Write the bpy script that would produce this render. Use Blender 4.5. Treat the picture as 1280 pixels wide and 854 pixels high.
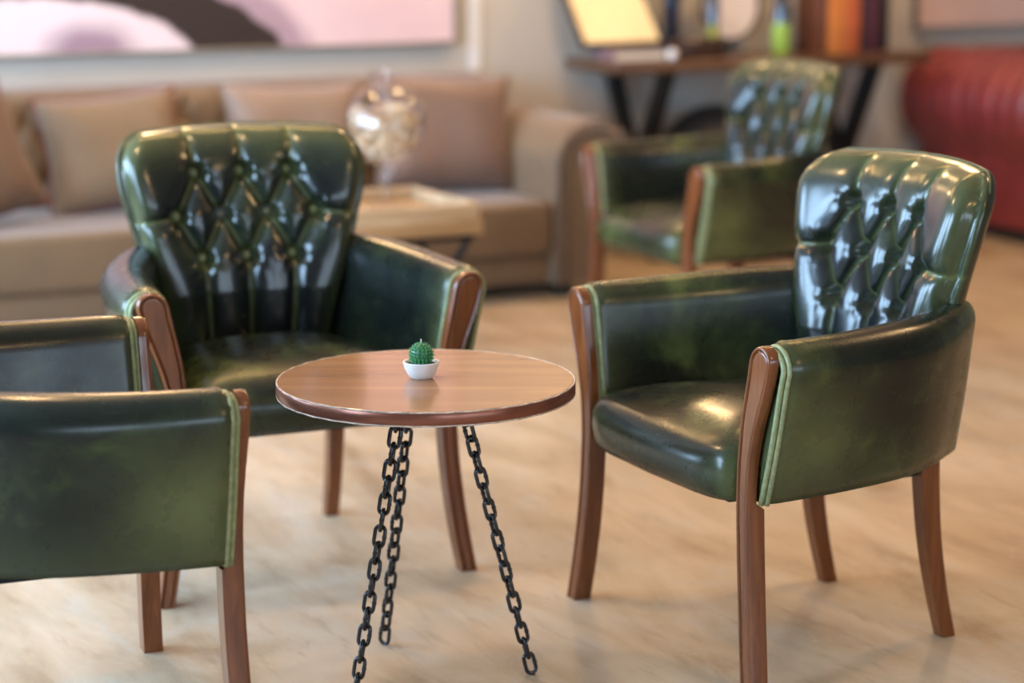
import bpy, bmesh, math, random
import numpy as np
from math import sin, cos, pi, radians, sqrt, exp
from mathutils import Vector, Matrix

# ------------------------------------------------------------------ clear
for o in list(bpy.data.objects):
    bpy.data.objects.remove(o)
scene = bpy.context.scene
COL = scene.collection
random.seed(4)

# ------------------------------------------------------------------ camera
cam_d = bpy.data.cameras.new('camera')
cam = bpy.data.objects.new('camera', cam_d)
COL.objects.link(cam)
cam.location = (0, 0, 1.398)
cam.rotation_euler = (pi / 2 - 0.196, 0, 0)
cam_d.sensor_width = 36
cam_d.lens = 2742 / 1280 * 36
cam_d.clip_start = 0.05
cam_d.clip_end = 60
cam_d.dof.use_dof = True
cam_d.dof.focus_distance = 3.82
cam_d.dof.aperture_fstop = 1.75
scene.camera = cam

# ------------------------------------------------------------------ view + world
vs = scene.view_settings
vs.view_transform = 'Standard'
vs.look = 'None'
vs.exposure = -0.45
vs.gamma = 1
vs.use_curve_mapping = False
world = bpy.data.worlds.new('world')
scene.world = world
world.use_nodes = True
wb = world.node_tree.nodes['Background']
wb.inputs[0].default_value = (0.78, 0.88, 1.0, 1)
wb.inputs[1].default_value = 1.0

# room frame: s runs along the back wall to the right, t runs from it into the room
TH = radians(27)
A = Vector((cos(TH), sin(TH), 0))
N = Vector((sin(TH), -cos(TH), 0))
W0 = Vector((-0.425, 8.663, 0))
def room(s, t, z=0.0):
    return W0 + A * s + N * t + Vector((0, 0, z))

ROOM_L, ROOM_R, ROOM_F, ROOM_H = -5.0, 6.0, 13.0, 3.0
# (s or t from, to, sill, head)
LEFT_WINDOWS = [(0.25, 1.75), (2.15, 3.65), (4.05, 5.55)]
FRONT_WINDOWS = [(-4.2, -2.4), (-1.8, 0.0), (0.6, 2.4)]
SILL, HEAD = 0.45, 2.65

def area_light(name, loc, direction, w, h, power, color):
    d = bpy.data.lights.new(name, 'AREA')
    d.shape = 'RECTANGLE'
    d.size, d.size_y = w, h
    d.energy = power
    d.color = color
    o = bpy.data.objects.new(name, d)
    COL.objects.link(o)
    o.location = loc
    o.rotation_euler = Vector(direction).to_track_quat('-Z', 'Z').to_euler()
    return o

DAY = (0.45, 0.70, 1.0)
for (t0, t1) in LEFT_WINDOWS:
    area_light('daylight_left', room(ROOM_L - 0.06, (t0 + t1) / 2, (SILL + HEAD) / 2), A, t1 - t0, HEAD - SILL, 395, DAY)
for (s0, s1) in FRONT_WINDOWS:
    area_light('daylight_front', room((s0 + s1) / 2, ROOM_F + 0.06, (SILL + HEAD) / 2), -N, s1 - s0, HEAD - SILL, 125, (0.62, 0.80, 1.0))

# ------------------------------------------------------------------ helpers
def mesh_obj(name, verts, faces, mat=None, parent=None, smooth=True, attr=None):
    me = bpy.data.meshes.new(name)
    me.from_pydata([tuple(map(float, v)) for v in verts], [], faces)
    me.validate()
    me.update()
    bm = bmesh.new(); bm.from_mesh(me)
    bmesh.ops.recalc_face_normals(bm, faces=bm.faces)
    bm.to_mesh(me); bm.free()
    if smooth:
        me.polygons.foreach_set('use_smooth', [True] * len(me.polygons))
    if attr is not None:
        at = me.attributes.new('wear', 'FLOAT', 'POINT')
        at.data.foreach_set('value', [float(x) for x in attr])
    if mat: me.materials.append(mat)
    o = bpy.data.objects.new(name, me)
    COL.objects.link(o)
    if parent: o.parent = parent
    return o

def sharp(o, ang=40):
    me = o.data
    me.set_sharp_from_angle(angle=radians(ang))
    return o

def box_geo(x0, x1, y0, y1, z0, z1):
    v = [(x, y, z) for z in (z0, z1) for y in (y0, y1) for x in (x0, x1)]
    f = [(0, 2, 3, 1), (4, 5, 7, 6), (0, 1, 5, 4), (2, 6, 7, 3), (0, 4, 6, 2), (1, 3, 7, 5)]
    return v, f

def box(name, x0, x1, y0, y1, z0, z1, mat, parent=None, bev=0.0, seg=2):
    v, f = box_geo(x0, x1, y0, y1, z0, z1)
    o = mesh_obj(name, v, f, mat, parent, smooth=False)
    if bev > 0:
        bm = bmesh.new(); bm.from_mesh(o.data)
        bmesh.ops.bevel(bm, geom=list(bm.edges), offset=bev, segments=seg, affect='EDGES', profile=0.5)
        bm.to_mesh(o.data); bm.free()
        o.data.polygons.foreach_set('use_smooth', [True] * len(o.data.polygons))
        sharp(o, 50)
    return o

def join_geo(parts):
    V, F = [], []
    for v, f in parts:
        b = len(V); V += list(v); F += [tuple(i + b for i in q) for q in f]
    return V, F

def tube_geo(path, rad, n=8, closed=False, cap=True):
    P = [Vector(p) for p in path]; m = len(P)
    R = rad if hasattr(rad, '__len__') else [rad] * m
    V, F = [], []
    def tan(i):
        if closed: return (P[(i + 1) % m] - P[i - 1]).normalized()
        return (P[min(i + 1, m - 1)] - P[max(i - 1, 0)]).normalized()
    t = tan(0)
    ref = Vector((0, 0, 1)) if abs(t.z) < 0.9 else Vector((1, 0, 0))
    u = t.cross(ref).normalized()
    for i in range(m):
        t = tan(i)
        u = (u - t * u.dot(t)).normalized()
        w = t.cross(u)
        for k in range(n):
            a = 2 * pi * k / n
            V.append(P[i] + (u * cos(a) + w * sin(a)) * R[i])
    M = m if closed else m - 1
    for i in range(M):
        j = (i + 1) % m
        for k in range(n):
            l = (k + 1) % n
            F.append((i * n + k, i * n + l, j * n + l, j * n + k))
    if not closed and cap:
        F.append(tuple(range(n))[::-1]); F.append(tuple((m - 1) * n + k for k in range(n)))
    return V, F

def tube(name, path, rad, mat, parent=None, n=8, closed=False):
    v, f = tube_geo(path, rad, n, closed)
    return mesh_obj(name, v, f, mat, parent)

def loft_geo(rings, cap=True):
    n = len(rings[0]); V = [p for r in rings for p in r]; F = []
    for i in range(len(rings) - 1):
        for k in range(n):
            l = (k + 1) % n
            F.append((i * n + k, i * n + l, (i + 1) * n + l, (i + 1) * n + k))
    if cap:
        F.append(tuple(range(n))[::-1]); F.append(tuple((len(rings) - 1) * n + k for k in range(n)))
    return V, F

def lathe_geo(prof, n=32, c=(0, 0, 0)):
    V, F = [], []
    m = len(prof)
    for (r, z) in prof:
        for k in range(n):
            a = 2 * pi * k / n
            V.append((c[0] + max(r, 1e-5) * cos(a), c[1] + max(r, 1e-5) * sin(a), c[2] + z))
    for i in range(m - 1):
        for k in range(n):
            l = (k + 1) % n
            F.append((i * n + k, i * n + l, (i + 1) * n + l, (i + 1) * n + k))
    F.append(tuple(range(n))[::-1]); F.append(tuple((m - 1) * n + k for k in range(n)))
    return V, F

def lathe(name, prof, mat, parent=None, n=32, c=(0, 0, 0), ang=45):
    v, f = lathe_geo(prof, n, c)
    return sharp(mesh_obj(name, v, f, mat, parent), ang)

def spl(xs, ys, x):
    """monotone-ish smooth interpolation (Catmull-Rom in value)"""
    xs = list(xs); ys = list(ys)
    if x <= xs[0]: return ys[0]
    if x >= xs[-1]: return ys[-1]
    i = max(k for k in range(len(xs) - 1) if xs[k] <= x)
    h = xs[i + 1] - xs[i]; t = (x - xs[i]) / h
    def sl(k):
        if k == 0: return (ys[1] - ys[0]) / (xs[1] - xs[0])
        if k == len(xs) - 1: return (ys[-1] - ys[-2]) / (xs[-1] - xs[-2])
        return (ys[k + 1] - ys[k - 1]) / (xs[k + 1] - xs[k - 1])
    m0, m1 = sl(i) * h, sl(i + 1) * h
    return (2*t**3-3*t**2+1)*ys[i] + (t**3-2*t**2+t)*m0 + (-2*t**3+3*t**2)*ys[i+1] + (t**3-t**2)*m1

def empty(name, loc=(0, 0, 0), rz=0.0):
    o = bpy.data.objects.new(name, None)
    COL.objects.link(o)
    o.location = loc; o.rotation_euler = (0, 0, rz)
    o.empty_display_size = 0.1
    return o

def tag(o, label, cat, group=None):
    o['label'] = label; o['category'] = cat
    if group: o['group'] = group
    return o

def structure(o, label=None):
    o['kind'] = 'structure'
    if label: o['label'] = label
    return o

def copy_tree(o, parent=None):
    c = o.copy(); COL.objects.link(c); c.parent = parent
    for ch in list(o.children): copy_tree(ch, c)
    return c

# ------------------------------------------------------------------ materials
class NT:
    def __init__(s, name):
        s.m = bpy.data.materials.new(name); s.m.use_nodes = True
        s.t = s.m.node_tree; s.b = s.t.nodes['Principled BSDF']
    def n(s, typ, **kw):
        x = s.t.nodes.new(typ)
        for k, v in kw.items(): setattr(x, k, v)
        return x
    def l(s, a, b): s.t.links.new(a, b)
    def coords(s, scale=(1, 1, 1), rot=(0, 0, 0), random_shift=False):
        tc = s.n('ShaderNodeTexCoord'); mp = s.n('ShaderNodeMapping')
        mp.inputs['Scale'].default_value = scale; mp.inputs['Rotation'].default_value = rot
        s.l(tc.outputs['Object'], mp.inputs['Vector'])
        if random_shift:
            oi = s.n('ShaderNodeObjectInfo'); mu = s.n('ShaderNodeMath', operation='MULTIPLY')
            mu.inputs[1].default_value = 17.0
            s.l(oi.outputs['Random'], mu.inputs[0]); s.l(mu.outputs[0], mp.inputs['Location'])
        return mp.outputs['Vector']
    def noise(s, vec, scale, detail=4, rough=0.55, dist=0.0):
        x = s.n('ShaderNodeTexNoise')
        x.inputs['Scale'].default_value = scale; x.inputs['Detail'].default_value = detail
        x.inputs['Roughness'].default_value = rough; x.inputs['Distortion'].default_value = dist
        s.l(vec, x.inputs['Vector']); return x.outputs['Fac']
    def ramp(s, fac, stops):
        x = s.n('ShaderNodeValToRGB'); cr = x.color_ramp
        while len(cr.elements) < len(stops): cr.elements.new(0.5)
        for e, (p, c) in zip(cr.elements, stops):
            e.position = p; e.color = (*c, 1) if len(c) == 3 else c
        s.l(fac, x.inputs['Fac']); return x.outputs['Color']
    def mix(s, fac, a, b, mode='MIX'):
        x = s.n('ShaderNodeMix', data_type='RGBA', blend_type=mode)
        for sock, v in ((x.inputs[0], fac), (x.inputs[6], a), (x.inputs[7], b)):
            if hasattr(v, 'is_linked') or hasattr(v, 'links'): s.l(v, sock)
            elif isinstance(v, (int, float)): sock.default_value = v
            else: sock.default_value = (*v, 1) if len(v) == 3 else v
        return x.outputs[2]
    def math(s, op, a, b=None, clamp=False):
        x = s.n('ShaderNodeMath', operation=op); x.use_clamp = clamp
        for i, v in enumerate((a, b)):
            if v is None: continue
            if isinstance(v, (int, float)): x.inputs[i].default_value = v
            else: s.l(v, x.inputs[i])
        return x.outputs[0]
    def bump(s, h, strength=0.2, dist=0.002):
        x = s.n('ShaderNodeBump'); x.inputs['Strength'].default_value = strength
        x.inputs['Distance'].default_value = dist
        s.l(h, x.inputs['Height']); s.l(x.outputs['Normal'], s.b.inputs['Normal'])
    def set(s, **kw):
        names = dict(col='Base Color', rough='Roughness', metal='Metallic', coat='Coat Weight', coatr='Coat Roughness',
                     spec='Specular IOR Level', trans='Transmission Weight', ior='IOR', sheen='Sheen Weight', em='Emission Strength', emc='Emission Color')
        for k, v in kw.items():
            sock = s.b.inputs[names[k]]
            if hasattr(v, 'links'): s.l(v, sock)
            elif isinstance(v, (int, float)): sock.default_value = v
            else: sock.default_value = (*v, 1)
        return s

def simple(name, col, rough=0.5, noise_scale=30, var=0.12, **kw):
    k = NT(name); v = k.coords()
    f = k.noise(v, noise_scale, 3)
    lo = tuple(c * (1 - var) for c in col); hi = tuple(min(1, c * (1 + var)) for c in col)
    k.set(col=k.ramp(f, [(0.3, lo), (0.7, hi)]), rough=rough, **kw)
    return k.m

def leather_material(name, stops, r0, r1, spec, coat):
    """oiled leather: dark waxed patches over a yellower green that shows where it is rubbed"""
    k = NT(name); v = k.coords(random_shift=True)
    n1 = k.noise(v, 4.2, 6, 0.62, 0.4)
    base = k.ramp(n1, stops)
    v2 = k.coords(scale=(1, 0.22, 1), rot=(0.5, 0.3, 0.2), random_shift=True)
    st = k.noise(v2, 42, 3, 0.55)
    streak = k.math('MULTIPLY', k.ramp(st, [(0.60, (0, 0, 0)), (0.76, (1, 1, 1))]), 0.22)
    base = k.mix(streak, base, (0.085, 0.105, 0.045))
    at = k.n('ShaderNodeAttribute', attribute_name='wear')
    n2 = k.noise(v, 13, 4, 0.6)
    wm = k.math('MULTIPLY', at.outputs['Fac'], k.math('ADD', k.math('MULTIPLY', n2, 0.9), 0.45), clamp=True)
    col = k.mix(wm, base, (0.125, 0.142, 0.050))
    k.set(col=col, rough=k.math('ADD', k.math('MULTIPLY', n2, r1 - r0), r0), coat=coat, coatr=0.10, spec=spec)
    return k.m

def wood_material(name, dark, light, rough=0.3, scale=(1, 1, 0.08), freq=55, coat=0.4):
    k = NT(name); v = k.coords(scale=scale)
    n1 = k.noise(v, freq, 4, 0.6, 0.4)
    k.set(col=k.ramp(n1, [(0.3, dark), (0.7, light)]), rough=rough, coat=coat, coatr=0.12)
    return k.m

M = {}
M['leather'] = leather_material('green_leather', [(0.41, (0.0050, 0.0075, 0.0065)), (0.53, (0.0095, 0.0150, 0.0090)), (0.61, (0.028, 0.040, 0.014)), (0.72, (0.095, 0.118, 0.035))], 0.19, 0.37, 0.42, 0.08)
M['leather_back'] = leather_material('polished_green_leather', [(0.40, (0.0040, 0.0055, 0.0065)), (0.52, (0.0065, 0.0100, 0.0090)), (0.62, (0.014, 0.021, 0.011)), (0.76, (0.050, 0.064, 0.022))], 0.15, 0.30, 0.5, 0.15)
M['piping'] = simple('pale_green_piping', (0.245, 0.270, 0.130), 0.42, 90, 0.25)
M['seam'] = simple('olive_seam_welt', (0.075, 0.095, 0.04), 0.45, 90, 0.3)
M['button'] = simple('green_button_leather', (0.26, 0.29, 0.14), 0.38, 90, 0.2)
M['wood'] = wood_material('brown_varnished_wood', (0.120, 0.032, 0.008), (0.230, 0.070, 0.020), rough=0.22, coat=0.30)
M['underside'] = simple('black_underside_cloth', (0.012, 0.012, 0.012), 0.9)

def floor_material():
    k = NT('beige_stone_floor')
    v = k.coords(scale=(1, 1, 1), rot=(0, 0, -TH))
    vs_ = k.coords(scale=(3.2, 0.9, 1), rot=(0, 0, -TH))
    big = k.noise(vs_, 1.5, 6, 0.62, 0.5)
    col = k.ramp(big, [(0.30, (0.29, 0.195, 0.115)), (0.45, (0.44, 0.325, 0.210)), (0.58, (0.53, 0.41, 0.285)), (0.75, (0.56, 0.475, 0.375))])
    md = k.noise(k.coords(scale=(1.6, 0.8, 1), rot=(0, 0, -TH)), 5.5, 6, 0.68, 0.8)
    col = k.mix(k.ramp(md, [(0.52, (0, 0, 0)), (0.72, (0.75, 0.75, 0.75))]), col, (0.48, 0.425, 0.355))
    g = k.noise(k.coords(scale=(6, 1.3, 1), rot=(0, 0, -TH)), 4.0, 4, 0.6, 0.3)
    col = k.mix(k.ramp(g, [(0.56, (0, 0, 0)), (0.76, (0.7, 0.7, 0.7))]), col, (0.31, 0.215, 0.135))
    p = k.noise(v, 26, 5, 0.7)
    col = k.mix(k.ramp(p, [(0.62, (0, 0, 0)), (0.76, (0.55, 0.55, 0.55))]), col, (0.62, 0.56, 0.475))
    k.set(col=col, rough=k.math('ADD', k.math('MULTIPLY', p, 0.25), 0.36), spec=0.4)
    k.bump(p, 0.12, 0.002)
    return k.m
M['floor'] = floor_material()
M['wall'] = simple('greige_wall_paint', (0.47, 0.43, 0.38), 0.75, 6, 0.03)
M['white_wall'] = simple('taupe_wall_paint', (0.30, 0.26, 0.22), 0.8, 6, 0.03)
M['ceiling'] = simple('stone_ceiling_paint', (0.34, 0.31, 0.27), 0.9, 5, 0.02)
M['trim'] = simple('white_trim_paint', (0.70, 0.69, 0.68), 0.5, 12, 0.03)

# ------------------------------------------------------------------ the room
def room_slab(name, s0, s1, t0, t1, z0, z1, mat):
    """box aligned with the room, as its own object with its origin at W0"""
    o = box(name, s0, s1, -t1, -t0, z0, z1, mat)
    o.location = W0; o.rotation_euler = (0, 0, TH)
    return o

structure(room_slab('floor', ROOM_L, ROOM_R, 0, ROOM_F, -0.12, 0.0, M['floor']))
structure(room_slab('ceiling', ROOM_L, ROOM_R, 0, ROOM_F, ROOM_H, ROOM_H + 0.12, M['ceiling']))
structure(room_slab('wall_back', ROOM_L, ROOM_R, -0.15, 0, -0.12, ROOM_H + 0.12, M['wall']))
structure(room_slab('wall_right', ROOM_R, ROOM_R + 0.15, -0.15, ROOM_F + 0.15, -0.12, ROOM_H + 0.12, M['white_wall']))

def wall_with_openings(name, along, wins, const0, const1, lo, hi, mat):
    parts = []
    def seg(a0, a1, z0, z1):
        if along == 't': parts.append(box_geo(const0, const1, -a1, -a0, z0, z1))
        else: parts.append(box_geo(a0, a1, -const1, -const0, z0, z1))
    seg(lo, hi, -0.12, SILL); seg(lo, hi, HEAD, ROOM_H + 0.12)
    e = [lo] + [x for w in wins for x in w] + [hi]
    for i in range(0, len(e), 2): seg(e[i], e[i + 1], SILL, HEAD)
    v, f = join_geo(parts)
    o = mesh_obj(name, v, f, mat, smooth=False)
    o.location = W0; o.rotation_euler = (0, 0, TH)
    return structure(o)
wall_with_openings('wall_left', 't', LEFT_WINDOWS, ROOM_L - 0.05, ROOM_L, -0.15, ROOM_F + 0.15, M['white_wall'])
wall_with_openings('wall_front', 's', FRONT_WINDOWS, ROOM_F, ROOM_F + 0.05, ROOM_L, ROOM_R, M['white_wall'])
wn = 0
for kind, wins in (('t', LEFT_WINDOWS), ('s', FRONT_WINDOWS)):
    for (w0, w1) in wins:
        wn += 1
        parts = []
        bars = [(w0, w0 + 0.05, SILL, HEAD), (w1 - 0.05, w1, SILL, HEAD), (w0, w1, SILL, SILL + 0.05), (w0, w1, HEAD - 0.05, HEAD),
                ((w0 + w1) / 2 - 0.02, (w0 + w1) / 2 + 0.02, SILL, HEAD)]
        for (b0, b1, z0, z1) in bars:
            if kind == 't': parts.append(box_geo(ROOM_L - 0.04, ROOM_L + 0.01, -b1, -b0, z0, z1))
            else: parts.append(box_geo(b0, b1, -(ROOM_F + 0.04), -(ROOM_F - 0.01), z0, z1))
        v, f = join_geo(parts)
        o = mesh_obj('window_%d' % wn, v, f, M['trim'], smooth=False)
        o.location = W0; o.rotation_euler = (0, 0, TH)
        structure(o)
structure(room_slab('baseboard_back', ROOM_L, ROOM_R, 0.0, 0.015, 0, 0.09, M['trim']))
structure(room_slab('trim_1', 0.285, 0.33, 0.0, 0.012, 0.09, ROOM_H, M['trim']))

# ------------------------------------------------------------------ armchair
def section_loop(xin, xout, zt, xinb, xoutb, zb, s, y, bulge=0.006, n_side=9, n_arc=12, squash=1.0):
    """closed loop in x/z: up the inner side, over the roll, down the outer side"""
    rt = (xout - xin) / 2; xc = (xin + xout) / 2; zc = zt - rt * squash
    pts = []
    for i in range(n_side):
        t = i / n_side
        pts.append((xinb + (xin - xinb) * t - bulge * 0.6 * sin(pi * t), zb + (zc - zb) * t))
    for i in range(n_arc + 1):
        a = pi - pi * i / n_arc
        pts.append((xc + rt * cos(a), zc + rt * squash * sin(a)))
    for i in range(1, n_side + 1):
        t = i / n_side
        pts.append((xout + (xoutb - xout) * t ** 0.85 + bulge * sin(pi * t), zc + (zb - zc) * t))
    return [(s * x, y, z) for x, z in pts]

ARM_Y = [-0.014, -0.024, -0.045, -0.09, -0.18, -0.28, -0.36, -0.42, -0.48, -0.525, -0.55]
def arm_params(y):
    ys = [-0.55, -0.525, -0.48, -0.42, -0.33, -0.18, -0.06, -0.02]
    f = lambda v: spl(ys, v, y)
    return (f([.165, .175, .195, .222, .252, .280, .292, .296]), f([.225, .252, .287, .328, .368, .388, .392, .390]),
            f([.664, .668, .670, .668, .664, .657, .654, .652]),
            f([.160, .165, .180, .205, .230, .250, .258, .260]), f([.185, .205, .235, .275, .312, .330, .330, .328]),
            f([.372, .372, .371, .370, .367, .362, .358, .357]))

def build_arm(s, parent):
    rings, wear = [], []
    for i in range(3 * (len(ARM_Y) - 1) + 1):
        q = i / 3; k = min(int(q), len(ARM_Y) - 2); y = ARM_Y[k] + (ARM_Y[k + 1] - ARM_Y[k]) * (q - k)
        xin, xout, zt, xinb, xoutb, zb = arm_params(y)
        ins = 0.016 * (1 - sqrt(max(0, 1 - max(0, 1 - (-0.014 - y) / 0.027) ** 2))) + 0.012 * (1 - sqrt(max(0, 1 - max(0, 1 - (y + 0.55) / 0.03) ** 2)))
        ring = section_loop(xin + ins, xout - ins, zt - ins, xinb + ins * .5, xoutb - ins, zb, s, y)
        # little gathered pleats over the roll just behind the post
        pl = max(0.0, 1 - abs(y + 0.032) / 0.022)
        if pl > 0:
            m = len(ring)
            ring = [(p[0], p[1], p[2] + (0.0035 * pl * sin(j * 2.4) if 9 < j < m - 9 else 0)) for j, p in enumerate(ring)]
        rings.append(ring)
        for j, p in enumerate(ring):
            fr = exp(-((y + 0.02) / 0.05) ** 2) * 0.30
            lo = exp(-((p[2] - zb) / 0.06) ** 2) * 0.22
            re = exp(-((y + 0.53) / 0.03) ** 2) * 0.4
            out = 1.0 if j > len(ring) // 2 + 3 else 0.0
            rub = 0.85 * out * exp(-((y + 0.10) / 0.085) ** 2) * exp(-((p[2] - .47) / .085) ** 2)
            wear.append(min(1, fr + lo + re + rub))
    v, f = loft_geo(rings)
    arm = mesh_obj('arm', v, f, M['leather'], parent, attr=wear)
    # double welt that borders the post
    for nm, y, off in (('piping', -0.0125, 0.0), ('piping', -0.0215, 0.005)):
        xin, xout, zt, xinb, xoutb, zb = arm_params(-0.03)
        g = 0.013 - off
        loop = section_loop(xin + g, xout - g, zt - g, xinb + g * .5, xoutb - g, zb - 0.003, s, y, n_side=10, n_arc=16)
        loop = [loop[-1]] + loop[::-1][1:] if False else loop
        o = tube(nm, loop, 0.0052, M['piping'], arm, n=8)
    return arm

LEG_Z = [0, .08, .16, .24, .31, .36, .42, .46, .50, .54, .58, .615, .65]
LEG_X = [.331, .317, .305, .296, .291, .289, .2915, .297, .305, .3165, .328, .336, .341]
LEG_W = [.0185, .0188, .0190, .0190, .0190, .0192, .0205, .0225, .0258, .0292, .0318, .033, .033]
def leg_prof(d, w):
    """carved face: rounded outer bead, groove, gently domed centre"""
    b = 0.0085
    if d < b: return 0.0085 * sqrt(max(0, 1 - (abs(d - b * .5) / (b * .5)) ** 2)) if d > b * .5 else 0.0085 * sqrt(max(0, 1 - ((b * .5 - d) / (b * .5)) ** 2))
    e = min((d - b) / 0.004, 1)
    return 0.0065 * sqrt(max(0, 1 - (1 - e) ** 2))

def build_front_leg(s, parent):
    ztop = 0.648; nu, nz = 40, 76
    R = 0.033; zc = ztop - R
    V = []; idx = {}
    zs = [zc * i / 52 for i in range(53)] + [zc + R * sin(pi / 2 * i / (nz - 53)) for i in range(1, nz - 53 + 1)]
    nz = len(zs) - 1
    for side in (0, 1):
        for j, z in enumerate(zs):
            cx = spl(LEG_Z, LEG_X, z); w = spl(LEG_Z, LEG_W, z)
            half = w if z <= zc else sqrt(max(0, R * R - (z - zc) ** 2))
            half = max(half, 0.0006)
            for i in range(nu + 1):
                u = -1 + 2 * i / nu; u = sin(u * pi / 2) * .35 + u * .65
                x = u * half
                if side == 0:
                    d = half - abs(x) if z <= zc else R - sqrt(min(R * R, x * x + (z - zc) ** 2))
                    y = 0.004 + leg_prof(max(d, 0), w)
                else:
                    y = -0.025
                    if z > 0.352: y = -0.008
                yb = 0.010 * (1 - min(z / 0.3, 1)) ** 2
                idx[side, j, i] = len(V); V.append((s * (cx + x), y + yb, z))
    F = []
    for side in (0, 1):
        for j in range(nz):
            for i in range(nu):
                F.append((idx[side, j, i], idx[side, j, i + 1], idx[side, j + 1, i + 1], idx[side, j + 1, i]))
    for j in range(nz):
        for i in (0, nu):
            F.append((idx[0, j, i], idx[0, j + 1, i], idx[1, j + 1, i], idx[1, j, i]))
    for i in range(nu):
        F.append((idx[0, 0, i], idx[0, 0, i + 1], idx[1, 0, i + 1], idx[1, 0, i]))
        F.append((idx[0, nz, i], idx[0, nz, i + 1], idx[1, nz, i + 1], idx[1, nz, i]))
    o = mesh_obj('leg', V, F, M['wood'], parent)
    return sharp(o, 55)

def build_rear_leg(s, parent):
    rings = []
    for i in range(19):
        z = 0.40 * i / 18
        cy = spl([0, .1, .2, .3, .4], [-.524, -.498, -.479, -.468, -.462], z)
        cx = spl([0, .2, .4], [.199, .197, .196], z)
        hx = 0.0165 + 0.004 * z / .4; hy = 0.0165 + 0.006 * z / .4; c = 0.004
        pts = [(-hx + c, -hy), (hx - c, -hy), (hx, -hy + c), (hx, hy - c), (hx - c, hy), (-hx + c, hy), (-hx, hy - c), (-hx, -hy + c)]
        rings.append([(s * (cx + px), cy + py, z) for px, py in pts])
    v, f = loft_geo(rings)
    return sharp(mesh_obj('leg', v, f, M['wood'], parent), 30)

def build_seat(parent):
    n = 72
    def outline(inset, yb=0.0):
        pts = []
        for k in range(n):
            a = 2 * pi * k / n
            e = 0.22
            cx = (abs(cos(a)) ** e) * (1 if cos(a) >= 0 else -1); sy = (abs(sin(a)) ** e) * (1 if sin(a) >= 0 else -1)
            y = -0.215 + 0.240 * sy
            hw = 0.188 + (0.268 - 0.188) * (y + 0.47) / 0.5
            x = cx * (hw - inset)
            yy = -0.215 + (0.240 - inset) * sy
            if sy > 0: yy += (yb + 0.012) * sy * (1 - (x / 0.28) ** 2)
            pts.append((x, yy))
        return pts
    lev = [(0.342, .018, 0), (0.346, .006, .004), (0.362, 0, .010), (0.39, -.003, .016), (0.418, -.002, .013), (0.434, .003, .006), (0.444, .010, 0),
           (0.453, .026, 0), (0.464, .054, 0), (0.475, .092, 0), (0.483, .14, 0), (0.487, .19, 0), (0.488, .225, 0)]
    rings, wear = [], []
    for z, ins, yb in lev:
        o = outline(min(ins, .185), yb)
        if ins > .185:
            o = [(x * (0.24 - ins) / 0.055, -0.215 + (y + 0.215) * (0.24 - ins) / 0.055) for x, y in o]
        rings.append([(x, y, z) for x, y in o])
        for x, y in o:
            w = exp(-((abs(x) - 0.27) / 0.035) ** 2) * (1 if y > -0.05 else 0.2) + (0.22 if z < .43 and y > 0 else 0)
            wear.append(min(1, w * .8))
    v, f = loft_geo(rings)
    return mesh_obj('seat', v, f, M['leather'], parent, attr=wear)

B1 = [(-.107, .818), (0, .818), (.107, .818)]
B2 = [(-.158, .727), (-.053, .727), (.053, .727), (.158, .727)]
B3 = [(-.104, .633), (0, .633), (.104, .633)]
def back_width(z): return spl([.40, .47, .55, .63, .72, .80, .86, .94], [.175, .190, .208, .230, .250, .268, .280, .283], z)
def back_edge_y(z): return spl([.38, .50, .66, .80, .93], [-.470, -.476, -.490, -.522, -.560], z)
SEGS = []
for i in range(3):
    SEGS += [(B1[i], B2[i], 1.0), (B1[i], B2[i + 1], 1.0), (B3[i], B2[i], 1.0), (B3[i], B2[i + 1], 1.0)]
    SEGS += [(B1[i], (B1[i][0] * 1.18, .96), 0.62), (B3[i], (B3[i][0] * .86, .38), 0.75)]
SEGS += [(B2[0], (-.30, .715), 0.60), (B2[3], (.30, .715), 0.60)]
def seg_dist(p, a, b):
    ax, ay = a; bx, by = b; dx, dy = bx - ax, by - ay
    t = max(0, min(1, ((p[0] - ax) * dx + (p[1] - ay) * dy) / (dx * dx + dy * dy)))
    return sqrt((p[0] - ax - t * dx) ** 2 + (p[1] - ay - t * dy) ** 2)
def tuft(x, z):
    h = 1.0; cr = 0.0
    for a, b, w in SEGS:
        d = seg_dist((x, z), a, b)
        q = 1 - min(d / 0.062, 1)
        h = min(h, 1 - w * (1 - sqrt(max(0, 1 - q ** 3.0))))
        cr = max(cr, (0.55 + 0.45 * w) * exp(-(d / 0.0042) ** 2))
    dip = 0.0
    for bx, bz in B1 + B2 + B3:
        r2 = (x - bx) ** 2 + (z - bz) ** 2
        dip = max(dip, exp(-r2 / 0.020 ** 2)); cr = max(cr, 0.45 * exp(-r2 / 0.018 ** 2))
    fold = 0.0
    for bx, bz in B1 + B2 + B3:
        dx, dz = x - bx, z - bz; r = sqrt(dx * dx + dz * dz)
        if r < 0.09: fold += cos(7 * math.atan2(dz, dx) + 9 * bx + 5 * bz) * exp(-((r - .022) / .020) ** 2)
    wob = sin(31 * x + 9 * z) * sin(23 * z - 14 * x + 1.0)
    pit = 1 - max(exp(-(((x - bx) ** 2 + (z - bz) ** 2) / 0.017 ** 2) ** 1.5) for bx, bz in B1 + B2 + B3)
    return 0.038 * h * pit - 0.010 * dip + 0.0016 * fold * h + 0.0012 * wob, cr

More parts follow.
